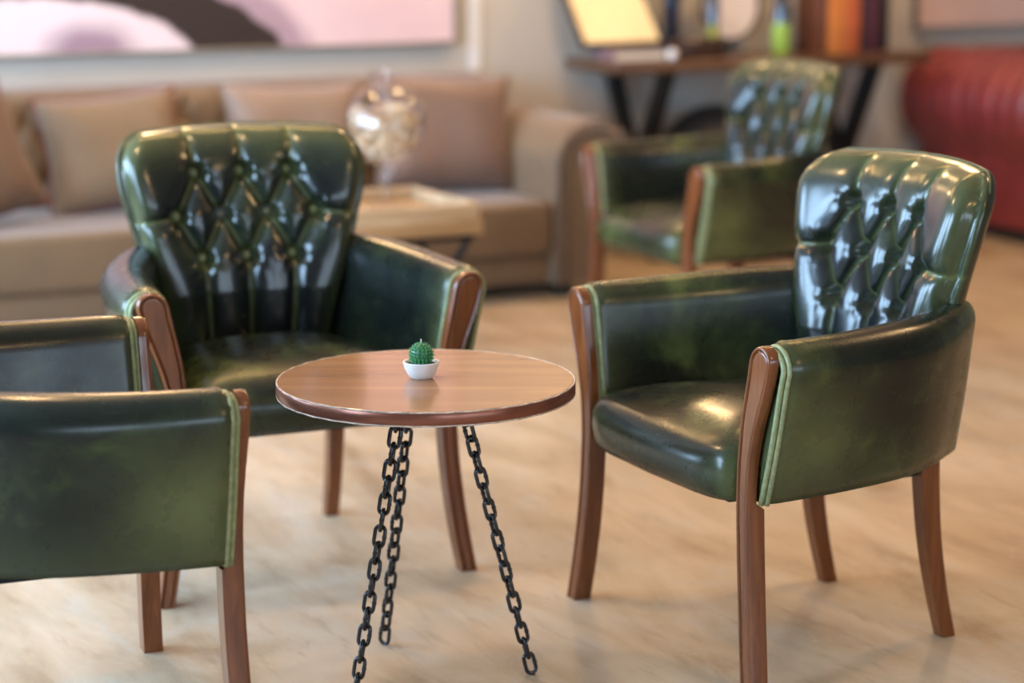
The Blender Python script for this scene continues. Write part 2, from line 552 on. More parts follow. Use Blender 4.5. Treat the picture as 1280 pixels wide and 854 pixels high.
RC = 0.070; BTOP = 0.916
def back_ztop(x, W):
    zt = BTOP - 0.010 * (x / 0.28) ** 2
    e = abs(x) - (W - RC)
    if e > 0: zt -= RC - sqrt(max(0, RC * RC - e * e))
    return zt
def back_wrap(x): return -0.055 + 0.070 * (x / 0.28) ** 2      # barrel-shaped back
def back_front_y(x, z, de):
    e = min(max(de, 0) / 0.085, 1)
    roll = sqrt(max(0, 1 - (1 - e) ** 3))
    h, c = tuft(x, z)
    low = 0.012 * max(0, 1 - abs(z - .56) / .12)      # lumbar swell
    y = back_edge_y(z) + 0.010 + 0.040 * roll + h * (0.25 + 0.75 * roll) + low * roll
    y += back_wrap(x)
    return y, c
def build_back(parent):
    nu, nv = 128, 128; zb = 0.40
    V, wear = [], []; idx = {}
    for side in (0, 1):
        for j in range(nv + 1):
            v = j / nv; v = 1 - (1 - v) ** 1.15
            for i in range(nu + 1):
                u = -1 + 2 * i / nu; u = .8 * u + .2 * sin(u * pi / 2)
                zt0 = zb + v * (BTOP - zb)
                W = back_width(zt0)
                x = u * W
                Wt = back_width(0.90)
                zt = back_ztop(u * Wt, Wt)
                z = zb + v * (zt - zb)
                dside = (back_width(z) - abs(x)) * 0.97
                dtop = zt - z
                de = max(0.0, -math.log(exp(-45 * dside) + exp(-45 * dtop)) / 45)
                if i in (0, nu) or j == nv: de = 0.0
                if side == 0:
                    y, c = back_front_y(x, z, de)
                    rim = exp(-(max(de, 0) / 0.03) ** 2) * 0.42
                    up = 0.14 * max(0, min(1, (z - .80) / .08))
                    wear.append(min(1, c * .95 + rim + up))
                else:
                    e = min(max(de, 0) / 0.03, 1)
                    y = back_edge_y(z) - 0.004 - 0.020 * sqrt(max(0, 1 - (1 - e) ** 2)) + back_wrap(x)
                    wear.append(0.1)
                idx[side, j, i] = len(V); V.append((x, y, z))
    F = []
    for side in (0, 1):
        for j in range(nv):
            for i in range(nu):
                F.append((idx[side, j, i], idx[side, j, i + 1], idx[side, j + 1, i + 1], idx[side, j + 1, i]))
    for j in range(nv):
        for i in (0, nu): F.append((idx[0, j, i], idx[0, j + 1, i], idx[1, j + 1, i], idx[1, j, i]))
    for i in range(nu):
        for j in (0, nv): F.append((idx[0, j, i], idx[0, j, i + 1], idx[1, j, i + 1], idx[1, j, i]))
    back = mesh_obj('backrest', V, F, M['leather_back'], parent, attr=wear)
    # welt round the outer rim
    path = []
    Wt = back_width(0.90)
    for i in range(25):
        z = 0.66 + (BTOP - 0.01 - RC - 0.66) * i / 24; path.append((-back_width(z) - .001, back_edge_y(z) + 0.002 + back_wrap(back_width(z)), z))
    for i in range(1, 40):
        x = Wt * (-1 + 2 * i / 40); z = back_ztop(x, Wt); path.append((x, back_edge_y(z) + 0.002 + back_wrap(x), z + .001))
    path += [(-p[0], p[1], p[2]) for p in path[:25][::-1]]
    tube('piping', path, 0.0022, M['seam'], back, n=6)
    # covered buttons
    prof = [(0.0001, -0.006), (0.0085, -0.006), (0.0098, -0.001), (0.0088, 0.0030), (0.0055, 0.0058), (0.0001, 0.0068)]
    bv, bf = lathe_geo(prof, 14)
    me = None
    for bx, bz in B1 + B2 + B3:
        y, c = back_front_y(bx, bz, 0.2)
        if me is None:
            o = mesh_obj('button', bv, bf, M['button'], back); me = o.data
        else:
            o = bpy.data.objects.new('button', me); COL.objects.link(o); o.parent = back
        o.location = (bx, y + 0.006, bz); o.rotation_euler = (-pi / 2 + 0.15, 0, 0)
    return back

def build_chair():
    root = empty('armchair')
    build_seat(root)
    build_back(root)
    for s in (1, -1): build_arm(s, root)
    for s in (1, -1): build_front_leg(s, root)
    for s in (1, -1): build_rear_leg(s, root)
    # outer back panel between the arms
    rings = []
    for i in range(13):
        z = 0.372 + (0.74 - 0.372) * i / 12
        ring = []
        for k in range(13):
            x = 0.185 * (-1 + k / 6); ring.append((x, -0.575 + 0.045 * (x / .185) ** 2 - 0.02 * (z - .37) / .37, z))
        for k in range(13):
            x = 0.185 * (1 - k / 6); ring.append((x, -0.505, z))
        rings.append(ring)
    v, f = loft_geo(rings)
    sharp(mesh_obj('back_panel', v, f, M['leather'], root), 60)
    box('seat_frame', -0.20, 0.20, -0.46, -0.02, 0.33, 0.36, M['underside'], root)
    return root

CHAIR_GROUP = 'green leather button-back armchairs'
chair_r = build_chair()
spots = [
    (0.2887, 4.0403, 2.0377, 'green leather button-back armchair right of the round table, turned to face left'),
    (-0.4027, 4.4046, 3.545, 'green leather button-back armchair behind the round table, its tufted back facing the camera'),
    (-0.5655, 3.7028, -1.1729, 'green leather armchair cut off at the left edge, nearest, only its arms and legs showing'),
    (0.3958, 6.7051, 2.0279, 'blurred green armchair farthest back, between the beige sofa and the console table')]
for i, (x, y, r, lab) in enumerate(spots):
    c = chair_r if i == 0 else copy_tree(chair_r)
    c.location = (x, y, 0); c.rotation_euler = (0, 0, r)
    tag(c, lab, 'armchair', CHAIR_GROUP)

# ------------------------------------------------------------------ round table on chains
def table_top_material():
    k = NT('brown_wood_laminate'); v = k.coords(scale=(0.5, 5, 1), rot=(0, 0, -0.12))
    n1 = k.noise(v, 3.2, 4, 0.5, 0.5)
    n2 = k.noise(k.coords(scale=(1, 1, 1)), 3.0, 3)
    c = k.ramp(n1, [(0.30, (0.26, 0.110, 0.040)), (0.52, (0.33, 0.145, 0.054)), (0.74, (0.43, 0.210, 0.082))])
    c = k.mix(k.ramp(n2, [(0.45, (0, 0, 0)), (0.7, (.35, .35, .35))]), c, (0.30, 0.14, 0.085))
    k.set(col=c, rough=0.22, coat=0.15, coatr=0.06, spec=0.42)
    return k.m
M['tabletop'] = table_top_material()
kk = NT('bronze_edge_band'); nn = kk.noise(kk.coords(scale=(1, 1, 4)), 14, 4)
kk.set(col=kk.ramp(nn, [(0.3, (0.22, 0.075, 0.045)), (0.7, (0.31, 0.115, 0.072))]), rough=0.30, metal=0.6); M['band'] = kk.m
M['worn_edge'] = simple('worn_pale_edge', (0.55, 0.42, 0.33), 0.4, 60, 0.5)
kk = NT('black_painted_chain'); nn = kk.noise(kk.coords(), 90, 3)
kk.set(col=kk.ramp(nn, [(0.3, (0.005, 0.0055, 0.007)), (0.75, (0.016, 0.017, 0.020))]), rough=0.26, metal=0.2, coat=0.4, coatr=0.1); M['chain'] = kk.m

TX, TY, TZ, TR = -0.1554, 3.8751, 0.56, 0.2696
table = tag(empty('round_table', (TX, TY, 0), 0.0), 'small round brown table standing on three black chain legs', 'table')
lathe('tabletop', [(0.0001, 0.5345), (0.262, 0.5345), (TR - .002, 0.5355), (TR - .002, TZ - .0012), (TR - .004, TZ), (0.0001, TZ)], M['tabletop'], table, n=128, ang=15)
lathe('edge_band', [(TR - .003, 0.5365), (TR, 0.5365), (TR + .0008, 0.5375), (TR + .0008, TZ - .0035), (TR, TZ - .0025), (TR - .003, TZ - .0025)], M['band'], table, n=128)
for z in (TZ - .0014, 0.5352):
    pth = [((TR - .0008) * cos(2 * pi * k / 128), (TR - .0008) * sin(2 * pi * k / 128), z + 0.0004 * sin(k * 1.7)) for k in range(128)]
    tube('worn_edge_line', pth, 0.0017, M['worn_edge'], table, n=6, closed=True)

LW, LP = 0.0038, 0.0310         # wire radius, pitch
def link_geo():
    hw = 0.0094; hl = LP / 2 + LW - hw
    pth = []
    for k in range(9):
        a = -pi / 2 + pi * k / 8; pth.append((hw * sin(a) * 0 + hw * cos(a + pi / 2) * -1, 0, 0))
    pth = []
    for k in range(9):
        a = pi * k / 8; pth.append((hw * cos(a), 0, hl + hw * sin(a)))
    for k in range(9):
        a = pi + pi * k / 8; pth.append((hw * cos(a), 0, -hl + hw * sin(a)))
    return tube_geo(pth, LW, 8, closed=True)
lv, lf = link_geo()
weld = tube_geo([(0.0094, 0, -0.0022), (0.0094, 0, -0.0012), (0.0094, 0, 0.0012), (0.0094, 0, 0.0022)], [0.0039, 0.0047, 0.0047, 0.0039], 8)
lv, lf = join_geo([(lv, lf), weld])
link_me = None
for ang, rf in ((-1, .194), (119.5, .187), (223, .175)):
    ca, sa = cos(radians(ang)), sin(radians(ang))
    top = Vector((0.060 * ca, 0.060 * sa, 0.533)); foot = Vector((rf * ca, rf * sa, 0.0))
    d = (foot - top); L = d.length; d.normalize()
    mount = lathe('chain_leg', [(0.0001, 0.5245), (0.020, 0.5245), (0.0225, 0.527), (0.0225, 0.5344), (0.0001, 0.5344)], M['chain'], table, n=20, c=(top.x, top.y, 0))
    n = int(round((L - 0.010 - LP / 2 - 2 * LW) / LP)) + 1; pitch = (L - 0.010 - (LP / 2 + 2 * LW)) / (n - 1)
    q = (-d).to_track_quat('Z', 'X')
    for i in range(n):
        p = foot - d * (LP / 2 + 2 * LW - 0.001 + pitch * i)
        if link_me is None:
            o = mesh_obj('chain_link', lv, lf, M['chain'], mount); link_me = o.data
        else:
            o = bpy.data.objects.new('chain_link', link_me); COL.objects.link(o); o.parent = mount
        twist = (pi / 2 if i % 2 else 0) + radians(25) + random.uniform(-.22, .22) + i * 0.02
        o.rotation_mode = 'QUATERNION'
        from mathutils import Quaternion
        o.rotation_quaternion = q @ Quaternion((0, 0, 1), twist)
        o.location = p

# ------------------------------------------------------------------ cactus candle
M['pot'] = simple('white_ceramic', (0.78, 0.77, 0.76), 0.35, 40, 0.04)
M['cactus'] = simple('green_candle_wax', (0.018, 0.135, 0.045), 0.42, 60, 0.25)
M['spines'] = simple('pale_green_candle_wax', (0.06, 0.26, 0.10), 0.45, 60, 0.2)
M['soil'] = simple('dark_brown_soil', (0.035, 0.018, 0.010), 0.9, 200, 0.4)
M['wick'] = simple('white_cotton_wick', (0.8, 0.78, 0.72), 0.8)
cc = tag(empty('cactus_candle', (-0.164, 3.884, TZ)), 'round green cactus-shaped candle in a white bowl pot on the table', 'candle')
lathe('pot', [(0.0001, 0.0), (0.0185, 0.0), (0.0205, 0.0012), (0.0262, 0.009), (0.0305, 0.0185), (0.0330, 0.0275), (0.0336, 0.0295), (0.0328, 0.0308), (0.0300, 0.0306), (0.0280, 0.0285), (0.026, 0.024), (0.0001, 0.022)], M['pot'], cc, n=48)
lathe('soil', [(0.0001, 0.0215), (0.0262, 0.0235), (0.0268, 0.0262), (0.015, 0.0278), (0.0001, 0.0285)], M['soil'], cc, n=32)
CR, CZ = 0.0205, 0.0425
prof = [(0.0001, CZ - CR)] + [(CR * sin(pi * k / 16), CZ - CR * 1.02 * cos(pi * k / 16)) for k in range(1, 16)] + [(0.0001, CZ + CR * 1.02)]
lathe('cactus_body', prof, M['cactus'], cc, n=32, ang=80)
parts = []
rows = 9
for r in range(rows):
    ph = pi * (0.07 + 0.70 * r / (rows - 1)); m = max(4, int(round(19 * sin(ph))))
    for k in range(m):
        th = 2 * pi * (k + 0.5 * (r % 2)) / m
        d = Vector((sin(ph) * cos(th), sin(ph) * sin(th), cos(ph)))
        c = Vector((0, 0, CZ)); a = c + d * CR * 0.96
        parts.append(tube_geo([a, a + d * 0.0018, a + d * 0.0036, a + d * 0.0046], [0.0019, 0.0016, 0.0012, 0.0005], 6))
v, f = join_geo(parts)
mesh_obj('spines', v, f, M['spines'], cc)['kind'] = 'stuff'
tube('wick', [(0, 0, CZ + CR), (0.0002, 0, CZ + CR + 0.004), (-0.0004, 0, CZ + CR + 0.0085)], 0.0009, M['wick'], cc, n=8)

# ------------------------------------------------------------------ beige sofa
def fabric(name, col, var=0.10, scale=5, rough=0.75, sheen=0.25):
    k = NT(name); v = k.coords(random_shift=True)
    f = k.noise(v, scale, 4)
    lo = tuple(c * (1 - var) for c in col); hi = tuple(min(1, c * (1 + var)) for c in col)
    k.set(col=k.ramp(f, [(0.3, lo), (0.7, hi)]), rough=rough, sheen=sheen)
    k.bump(k.noise(v, 220, 2), 0.15, 0.001)
    return k.m
M['sofa'] = fabric('taupe_sofa_fabric', (0.165, 0.104, 0.055))
M['sofa_pipe'] = fabric('dark_taupe_piping', (0.10, 0.065, 0.045))
M['black_foot'] = simple('black_wood_foot', (0.02, 0.016, 0.013), 0.4)
def at_room(name, s, t, z=0.0, rz=0.0):
    return empty(name, room(s, t, z), TH + rz)

sofa = tag(at_room('sofa', 0, 1.0), 'long taupe fabric sofa with rolled arm and buttoned back along the wall', 'sofa')
SX0, SX1 = -3.1, 0.14
box('base', SX0, SX1, 0.045, 0.92, 0.055, 0.165, M['sofa'], sofa, 0.012)
for (c0, c1) in ((SX0, -1.0), (-1.0, SX1)):
    box('seat_cushion', c0 + .004, c1 - .004, 0.0, 0.66, 0.166, 0.357, M['sofa'], sofa, 0.028, 4)
def tufted_panel(name, x0, x1, y0, zb, zt, lean, mat, parent, dx=0.19, dz=0.15, depth=0.045, nx=170, nz=48, thick=0.2, yroll=0.07, button_mat=None):
    rows = []; bt = []
    r = 0; z = zt - 0.09
    while z > zb + 0.02:
        x = x0 + (dx / 2 if r % 2 else dx)
        while x < x1 - 0.02:
            bt.append((x, z)); x += dx
        z -= dz; r += 1
    V, idx = [], {}
    for side in (0, 1):
        for j in range(nz + 1):
            for i in range(nx + 1):
                x = x0 + (x1 - x0) * i / nx; zz = zb + (zt - zb) * j / nz
                e = min(min(x - x0, x1 - x, ) / 0.05, 1, (zt - zz) / yroll)
                roll = sqrt(max(0, 1 - (1 - max(0, e)) ** 2))
                if side == 0:
                    # diamond quilting: distance to the two families of diagonals
                    p = (x - x0) / dx + (zz - (zt - .09)) / (2 * dz); q = (x - x0) / dx - (zz - (zt - .09)) / (2 * dz)
                    dd = min(abs(p - round(p)), abs(q - round(q)))
                    fade = 1 if zz < zt - .07 else max(0, (zt - zz) / .07)
                    h = depth * ((1 - fade) + fade * sqrt(max(0, 1 - (1 - min(dd / 0.28, 1)) ** 2)))
                    y = y0 + lean * (zz - zb) + (thick * .3) * (1 - roll) - h * roll
                else:
                    y = y0 + thick + lean * (zz - zb) - thick * .3 * (1 - roll)
                idx[side, j, i] = len(V); V.append((x, y, zz))
    F = []
    for side in (0, 1):
        for j in range(nz):
            for i in range(nx): F.append((idx[side, j, i], idx[side, j, i + 1], idx[side, j + 1, i + 1], idx[side, j + 1, i]))
    for j in range(nz):
        for i in (0, nx): F.append((idx[0, j, i], idx[0, j + 1, i], idx[1, j + 1, i], idx[1, j, i]))
    for i in range(nx):
        for j in (0, nz): F.append((idx[0, j, i], idx[0, j, i + 1], idx[1, j, i + 1], idx[1, j, i]))
    o = mesh_obj(name, V, F, mat, parent)
    bv, bf = lathe_geo([(0.0001, -.004), (0.012, -.004), (0.013, 0), (0.009, .004), (0.0001, .006)], 12)
    me = None
    for bx, bz in bt:
        if me is None: b = mesh_obj('button', bv, bf, button_mat or mat, o); me = b.data
        else: b = bpy.data.objects.new('button', me); COL.objects.link(b); b.parent = o
        b.location = (bx, y0 + lean * (bz - zb) - 0.004, bz); b.rotation_euler = (pi / 2, 0, 0)
    return o
tufted_panel('backrest', SX0, SX1 + .10, 0.70, 0.33, 0.765, 0.12, M['sofa'], sofa, thick=0.17)

def scroll_profile(xi, xc, zc, r, xo, zb, n=26):
    """roll arm seen from the front: straight inner side, scroll over to the outside"""
    pts = [(xi, zb), (xi, zb + (zc - zb) * .33), (xi, zb + (zc - zb) * .66), (xc - r * .98, zc - .03)]
    a0, a1 = pi, -0.72
    for k in range(n + 1):
        a = a0 + (a1 - a0) * k / n; pts.append((xc + r * cos(a), zc + r * sin(a)))
    xe, ze = pts[-1]
    pts += [(xo + (xe - xo) * .35, ze - .04), (xo + .006, ze - .09), (xo, ze - .15), (xo, zb)]
    return pts
def scroll_arm(name, prof, y0, y1, mat, parent, pipe_mat, bulge=0.0, nrib=0):
    rings = []
    cx = sum(p[0] for p in prof) / len(prof); cz = sum(p[1] for p in prof) / len(prof)
    ny = 60 if nrib else 14
    for i in range(ny + 1):
        y = y0 + (y1 - y0) * i / ny
        e = min(min(y - y0, y1 - y) / 0.04, 1); k = 0.03 * (1 - sqrt(max(0, 1 - (1 - e) ** 2)))
        rib = 0.015 * abs(sin(pi * nrib * i / ny)) if nrib else 0
        ring = []
        for (x, z) in prof:
            g = k - (rib if z > prof[0][1] + .25 else 0)
            l = sqrt((x - cx) ** 2 + (z - cz) ** 2)
            ring.append((x - (x - cx) / l * g, y, z - (z - cz) / l * g if z > prof[0][1] + .01 else z))
        rings.append(ring)
    v, f = loft_geo(rings)
    arm = sharp(mesh_obj(name, v, f, mat, parent), 60)
    for sc in (0.93, 0.72):
        pth = [(cx + (x - cx) * sc, y0 - 0.001, cz + (z - cz) * sc if z > prof[0][1] + .01 else z + .01) for (x, z) in prof]
        tube('piping', pth, 0.008, pipe_mat, arm, n=6)
    return arm
SPROF = scroll_profile(0.135, 0.305, 0.475, 0.170, 0.335, 0.055)
scroll_arm('arm', SPROF, -0.01, 0.93, M['sofa'], sofa, M['sofa_pipe'])
mir = [(SX0 - (x - SX1) if False else SX0 + SX1 - x, z) for x, z in SPROF]
scroll_arm('arm', mir, -0.01, 0.93, M['sofa'], sofa, M['sofa_pipe'])
for x in (SX0 - .1, -1.5, 0.22):
    for y in (0.09, 0.84):
        box('foot', x - .03, x + .03, y - .03, y + .03, 0.0, 0.058, M['black_foot'], sofa, 0.006)

def cushion(name, label, s, t, z, w, h, thick, mat, rz=0.0, tilt=0.25, roll=0.0, pipe=None, pinch=0.07):
    n = 26; V, idx, F = [], {}, []
    for side in (0, 1):
        for j in range(n + 1):
            for i in range(n + 1):
                u, v = -1 + 2 * i / n, -1 + 2 * j / n
                px = u * (1 - pinch * (1 - v * v)) * w / 2 ; pz = v * (1 - pinch * (1 - u * u)) * h / 2
                th = thick / 2 * ((1 - u ** 4) * (1 - v ** 4)) ** 0.55
                th *= 1 + 0.10 * sin(3.1 * u + 1.7 * v + s * 3) * (1 - u * u)
                idx[side, j, i] = len(V); V.append((px, (-th if side == 0 else th), pz + h / 2))
    for side in (0, 1):
        for j in range(n):
            for i in range(n): F.append((idx[side, j, i], idx[side, j, i + 1], idx[side, j + 1, i + 1], idx[side, j + 1, i]))
    bmv = mesh_obj(name, V, F, mat)
    bm = bmesh.new(); bm.from_mesh(bmv.data); bmesh.ops.remove_doubles(bm, verts=bm.verts, dist=1e-5)
    bmesh.ops.recalc_face_normals(bm, faces=bm.faces); bm.to_mesh(bmv.data); bm.free()
    bmv.location = room(s, t, z); bmv.rotation_euler = Matrix.Rotation(TH + rz, 3, 'Z').to_4x4().to_euler()
    bmv.rotation_euler = (Matrix.Rotation(TH + rz, 3, 'Z') @ Matrix.Rotation(-tilt, 3, 'X') @ Matrix.Rotation(roll, 3, 'Y')).to_euler()
    tag(bmv, label, 'cushion', 'throw cushions on the taupe sofa')
    if pipe:
        pth = []
        for k in range(80):
            a = k / 20; q = a - int(a); e = int(a)
            u, v = [(-1 + 2 * q, -1), (1, -1 + 2 * q), (1 - 2 * q, 1), (-1, 1 - 2 * q)][e]
            pth.append((u * (1 - pinch * (1 - v * v)) * w / 2, 0, v * (1 - pinch * (1 - u * u)) * h / 2 + h / 2))
        tube('piping', pth, 0.006, pipe, bmv, n=6, closed=True)
    return bmv
M['cush_a'] = fabric('dark_beige_cushion_cloth', (0.125, 0.070, 0.038), rough=0.7)
M['cush_b'] = fabric('beige_cushion_cloth', (0.195, 0.124, 0.068), rough=0.7)
M['cush_c'] = fabric('pale_pink_beige_cushion_cloth', (0.24, 0.16, 0.115), rough=0.6)
M['cush_d'] = fabric('brown_satin_cushion_cloth', (0.165, 0.098, 0.072), rough=0.42)
M['red_pipe'] = fabric('dark_red_piping', (0.16, 0.03, 0.025))
cushion('throw_cushion', 'dark beige cushion at the left end, cut off by the photo edge', -1.83, 0.74, 0.362, 0.50, 0.47, 0.19, M['cush_a'], rz=0.35, tilt=0.30, roll=-0.22, pipe=M['red_pipe'], pinch=0.10)
cushion('throw_cushion', 'beige cushion with dark red piping, second from the left on the sofa', -1.33, 0.58, 0.362, 0.50, 0.42, 0.17, M['cush_b'], rz=-0.1, tilt=0.30, roll=-0.08, pipe=M['red_pipe'], pinch=0.10)
cushion('throw_cushion', 'pale pinkish beige cushion behind the glass jar, third on the sofa', -0.66, 0.54, 0.362, 0.54, 0.42, 0.16, M['cush_c'], tilt=0.26, roll=0.03, pinch=0.09)
cushion('throw_cushion', 'large brown satin cushion leaning beside the rolled sofa arm', -0.12, 0.64, 0.362, 0.56, 0.45, 0.18, M['cush_d'], rz=-0.08, tilt=0.28, roll=0.06, pinch=0.09)

# ------------------------------------------------------------------ coffee table, tray, jar
M['raw_wood'] = wood_material('pale_raw_wood', (0.30, 0.17, 0.075), (0.48, 0.30, 0.145), rough=0.5, scale=(0.12, 1, 1), freq=22, coat=0.1)
M['tray_wood'] = wood_material('whitewashed_tray_wood', (0.38, 0.24, 0.12), (0.62, 0.45, 0.28), rough=0.5, scale=(0.15, 1, 1), freq=18, coat=0.1)
M['black_metal'] = simple('black_metal', (0.015, 0.015, 0.016), 0.4, 50, 0.2, metal=0.6)
ct = tag(at_room('coffee_table', -0.586, 1.891), 'low coffee table with pale wood top and black metal legs before the sofa', 'table')
CW, CD = 0.85, 0.50
box('tabletop', -CW, 0, 0, CD, 0.405, 0.448, M['raw_wood'], ct, 0.004)
box('apron', -CW + .02, -.02, 0.02, CD - .02, 0.385, 0.405, M['black_metal'], ct)
for x in (-CW + .03, -.03):
    for (ya, yb) in ((0.04, CD - .04), (CD - .04, 0.04)):
        tube('leg', [(x, ya, 0.39), (x, yb, 0.0)], 0.011, M['black_metal'], ct, n=8)
tr = tag(at_room('serving_tray', -0.586, 1.891, 0.448), 'pale wooden serving tray lying on the coffee table', 'tray')
tx0, tx1, ty0, ty1 = -0.62, -0.008, 0.008, CD - .012
box('tray_floor', tx0, tx1, ty0, ty1, 0.0, 0.014, M['tray_wood'], tr, 0.002)
box('rim', tx0, tx1, ty0, ty0 + .018, 0.0135, 0.052, M['tray_wood'], tr, 0.003)
box('rim', tx0, tx1, ty1 - .018, ty1, 0.0135, 0.052, M['tray_wood'], tr, 0.003)
box('rim', tx0, tx0 + .018, ty0 + .018, ty1 - .018, 0.0135, 0.052, M['tray_wood'], tr, 0.003)
box('rim', tx1 - .018, tx1, ty0 + .018, ty1 - .018, 0.0135, 0.052, M['tray_wood'], tr, 0.003)

kk = NT('clear_glass')
tb = kk.n('ShaderNodeBsdfTransparent'); tb.inputs[0].default_value = (0.97, 0.97, 0.97, 1)
gb = kk.n('ShaderNodeBsdfGlossy'); gb.inputs['Roughness'].default_value = 0.03
lw = kk.n('ShaderNodeLayerWeight'); lw.inputs['Blend'].default_value = 0.5
fz = kk.math('ADD', kk.math('MULTIPLY', kk.math('POWER', lw.outputs['Facing'], 4.0), 0.7), 0.05)
mx = kk.n('ShaderNodeMixShader'); kk.l(fz, mx.inputs[0]); kk.l(tb.outputs[0], mx.inputs[1]); kk.l(gb.outputs[0], mx.inputs[2])
kk.l(mx.outputs[0], kk.t.nodes['Material Output'].inputs['Surface']); M['glass'] = kk.m
JS, JT = -0.785, 1.60
jar = tag(at_room('glass_jar', JS, JT, 0.4622), 'tall clear glass goblet jar with a domed lid on the wooden tray', 'jar')
BZ, BR = 0.262, 0.128
bowl = [(0.0001, 0.0), (0.062, 0.0), (0.062, 0.004), (0.030, 0.012), (0.011, 0.024), (0.009, 0.05), (0.014, 0.062), (0.009, 0.075), (0.013, 0.112), (0.030, 0.130)]
bowl += [(BR * sin(a), BZ - BR * cos(a)) for a in [0.35 + (pi * .62 - 0.35) * k / 14 for k in range(15)]]
inner = [((BR - .004) * sin(a), BZ - (BR - .004) * cos(a)) for a in [pi * .62 - (pi * .62 - 0.02) * k / 14 for k in range(15)]]
lathe('bowl', bowl + inner, M['glass'], jar, n=40, ang=80)
a0 = pi * .62
lid = [(BR * sin(a) * 1.02, BZ - BR * cos(a) + 0.003) for a in [a0 + (pi - .10 - a0) * k / 10 for k in range(11)]]
lid += [(0.010, BZ + BR + .006), (0.009, BZ + BR + .018), (0.019, BZ + BR + .036), (0.017, BZ + BR + .052), (0.008, BZ + BR + .063), (0.0001, BZ + BR + .066)]
lid_in = [(0.0001, BZ + BR - .002)] + [((BR - .004) * 1.02 * sin(a), BZ - (BR - .004) * cos(a) + 0.003) for a in [pi - .12 - (pi - .12 - a0) * k / 10 for k in range(11)]]
lathe('lid', lid + lid_in, M['glass'], jar, n=40, ang=80)
# dried pieces that fill the jar
kk = NT('dried_cream_petals'); oi = kk.noise(kk.coords(), 34, 2)
kk.set(col=kk.ramp(oi, [(0.32, (0.46, 0.22, 0.08)), (0.46, (0.72, 0.52, 0.30)), (0.60, (0.85, 0.77, 0.63))]), rough=0.7); M['petals'] = kk.m
parts = []; rg = random.Random(3); cnt = 0
while cnt < 420:
    p = Vector((rg.uniform(-1, 1), rg.uniform(-1, 1), rg.uniform(-1, 1)))
    if p.length > 1 or p.z > 0.50 + 0.12 * sin(5 * p.x): continue
    c = p * (BR - .021) + Vector((0, 0, BZ)); cnt += 1
    r = rg.uniform(.009, .0155); ax = Vector((rg.gauss(0, 1), rg.gauss(0, 1), rg.gauss(0, 1))).normalized()
    u = ax.orthogonal().normalized(); w = ax.cross(u)
    pts = [c + (u * cos(2 * pi * k / 6) + w * sin(2 * pi * k / 6)) * r * rg.uniform(.7, 1.15) + ax * rg.uniform(-.003, .003) for k in range(6)]
    v = pts + [c + ax * r * .5, c - ax * r * .35]
    parts.append((v, [(k, (k + 1) % 6, 6) for k in range(6)] + [((k + 1) % 6, k, 7) for k in range(6)]))
v, f = join_geo(parts)
pot = mesh_obj('dried_petals', v, f, M['petals'], smooth=False)
pot.location = room(JS, JT, 0.4622); pot.rotation_euler = (0, 0, TH)
pot['kind'] = 'stuff'; tag(pot, 'cream and amber dried petals filling the glass jar', 'potpourri')

# ------------------------------------------------------------------ console table
M['walnut'] = wood_material('dark_walnut', (0.070, 0.030, 0.014), (0.140, 0.066, 0.030), rough=0.35, scale=(0.1, 1, 1), freq=20, coat=0.3)
con = tag(at_room('console_table', 0, 0), 'dark wood console table with crossed black legs against the wall', 'console table')
box('tabletop', 0.71, 2.22, -0.44, -0.02, 0.752, 0.796, M['walnut'], con, 0.004)
for x in (0.93, 1.93):
    for (ya, yb) in ((-0.42, -0.05), (-0.05, -0.42)):
        xo = 0.0205 if ya < yb else -0.0205
        v, f = loft_geo([[(x + xo - .020, ya - .042, .753), (x + xo + .020, ya - .042, .753), (x + xo + .020, ya + .042, .753), (x + xo - .020, ya + .042, .753)],
                         [(x + xo - .020, yb - .042, 0), (x + xo + .020, yb - .042, 0), (x + xo + .020, yb + .042, 0), (x + xo - .020, yb + .042, 0)]])
        mesh_obj('leg', v, f, M['black_metal'], con, smooth=False)
CT = 0.7962
# leaning cream picture in a black frame
M['cream_print'] = simple('cream_print', (0.80, 0.66, 0.40), 0.35, 3, 0.10)
M['black_frame'] = simple('black_frame_paint', (0.02, 0.02, 0.022), 0.35)
pf = empty('picture_frame', room(0.845, 0.26, 0.8495), 0)
pf.rotation_euler = (Matrix.Rotation(TH + 0.10, 3, 'Z') @ Matrix.Rotation(-0.62, 3, 'X')).to_euler()
tag(pf, 'cream picture in a thin black frame leaning at the left end of the console', 'picture')
fw, fh = 0.40, 0.36
for (x0, x1, z0, z1) in ((-fw/2, fw/2, 0, .016), (-fw/2, fw/2, fh - .016, fh), (-fw/2, -fw/2 + .016, .016, fh - .016), (fw/2 - .016, fw/2, .016, fh - .016)):
    box('frame_bar', x0, x1, -.012, .012, z0, z1, M['black_frame'], pf, 0.002)
box('print', -fw/2 + .016, fw/2 - .016, -.004, .008, .016, fh - .016, M['cream_print'], pf)
tube('stand', [(0, .012, .30), (0, .190, .082)], 0.006, M['black_frame'], pf)
def con_item(name, s, t, z=CT, rz=0.0): return at_room(name, s, t, z, rz)
def book(label, s0, s1, t0, t1, h, cover, page_mat, lean=0.0):
    b = con_item('book', s0, t1)
    w = s1 - s0; d = t1 - t0
    box('cover', 0, .004, 0, d, 0, h, cover, b, 0.001); box('cover', w - .004, w, 0, d, 0, h, cover, b, 0.001)
    box('spine', 0.004, w - .004, 0, .004, 0, h, cover, b, 0.001)
    box('pages', .004, w - .004, .005, d - .004, .004, h - .006, page_mat, b)
    return tag(b, label, 'book', 'upright books on the console table')
M['pages'] = simple('book_pages', (0.6, 0.54, 0.44), 0.8, 80)
bc = {}
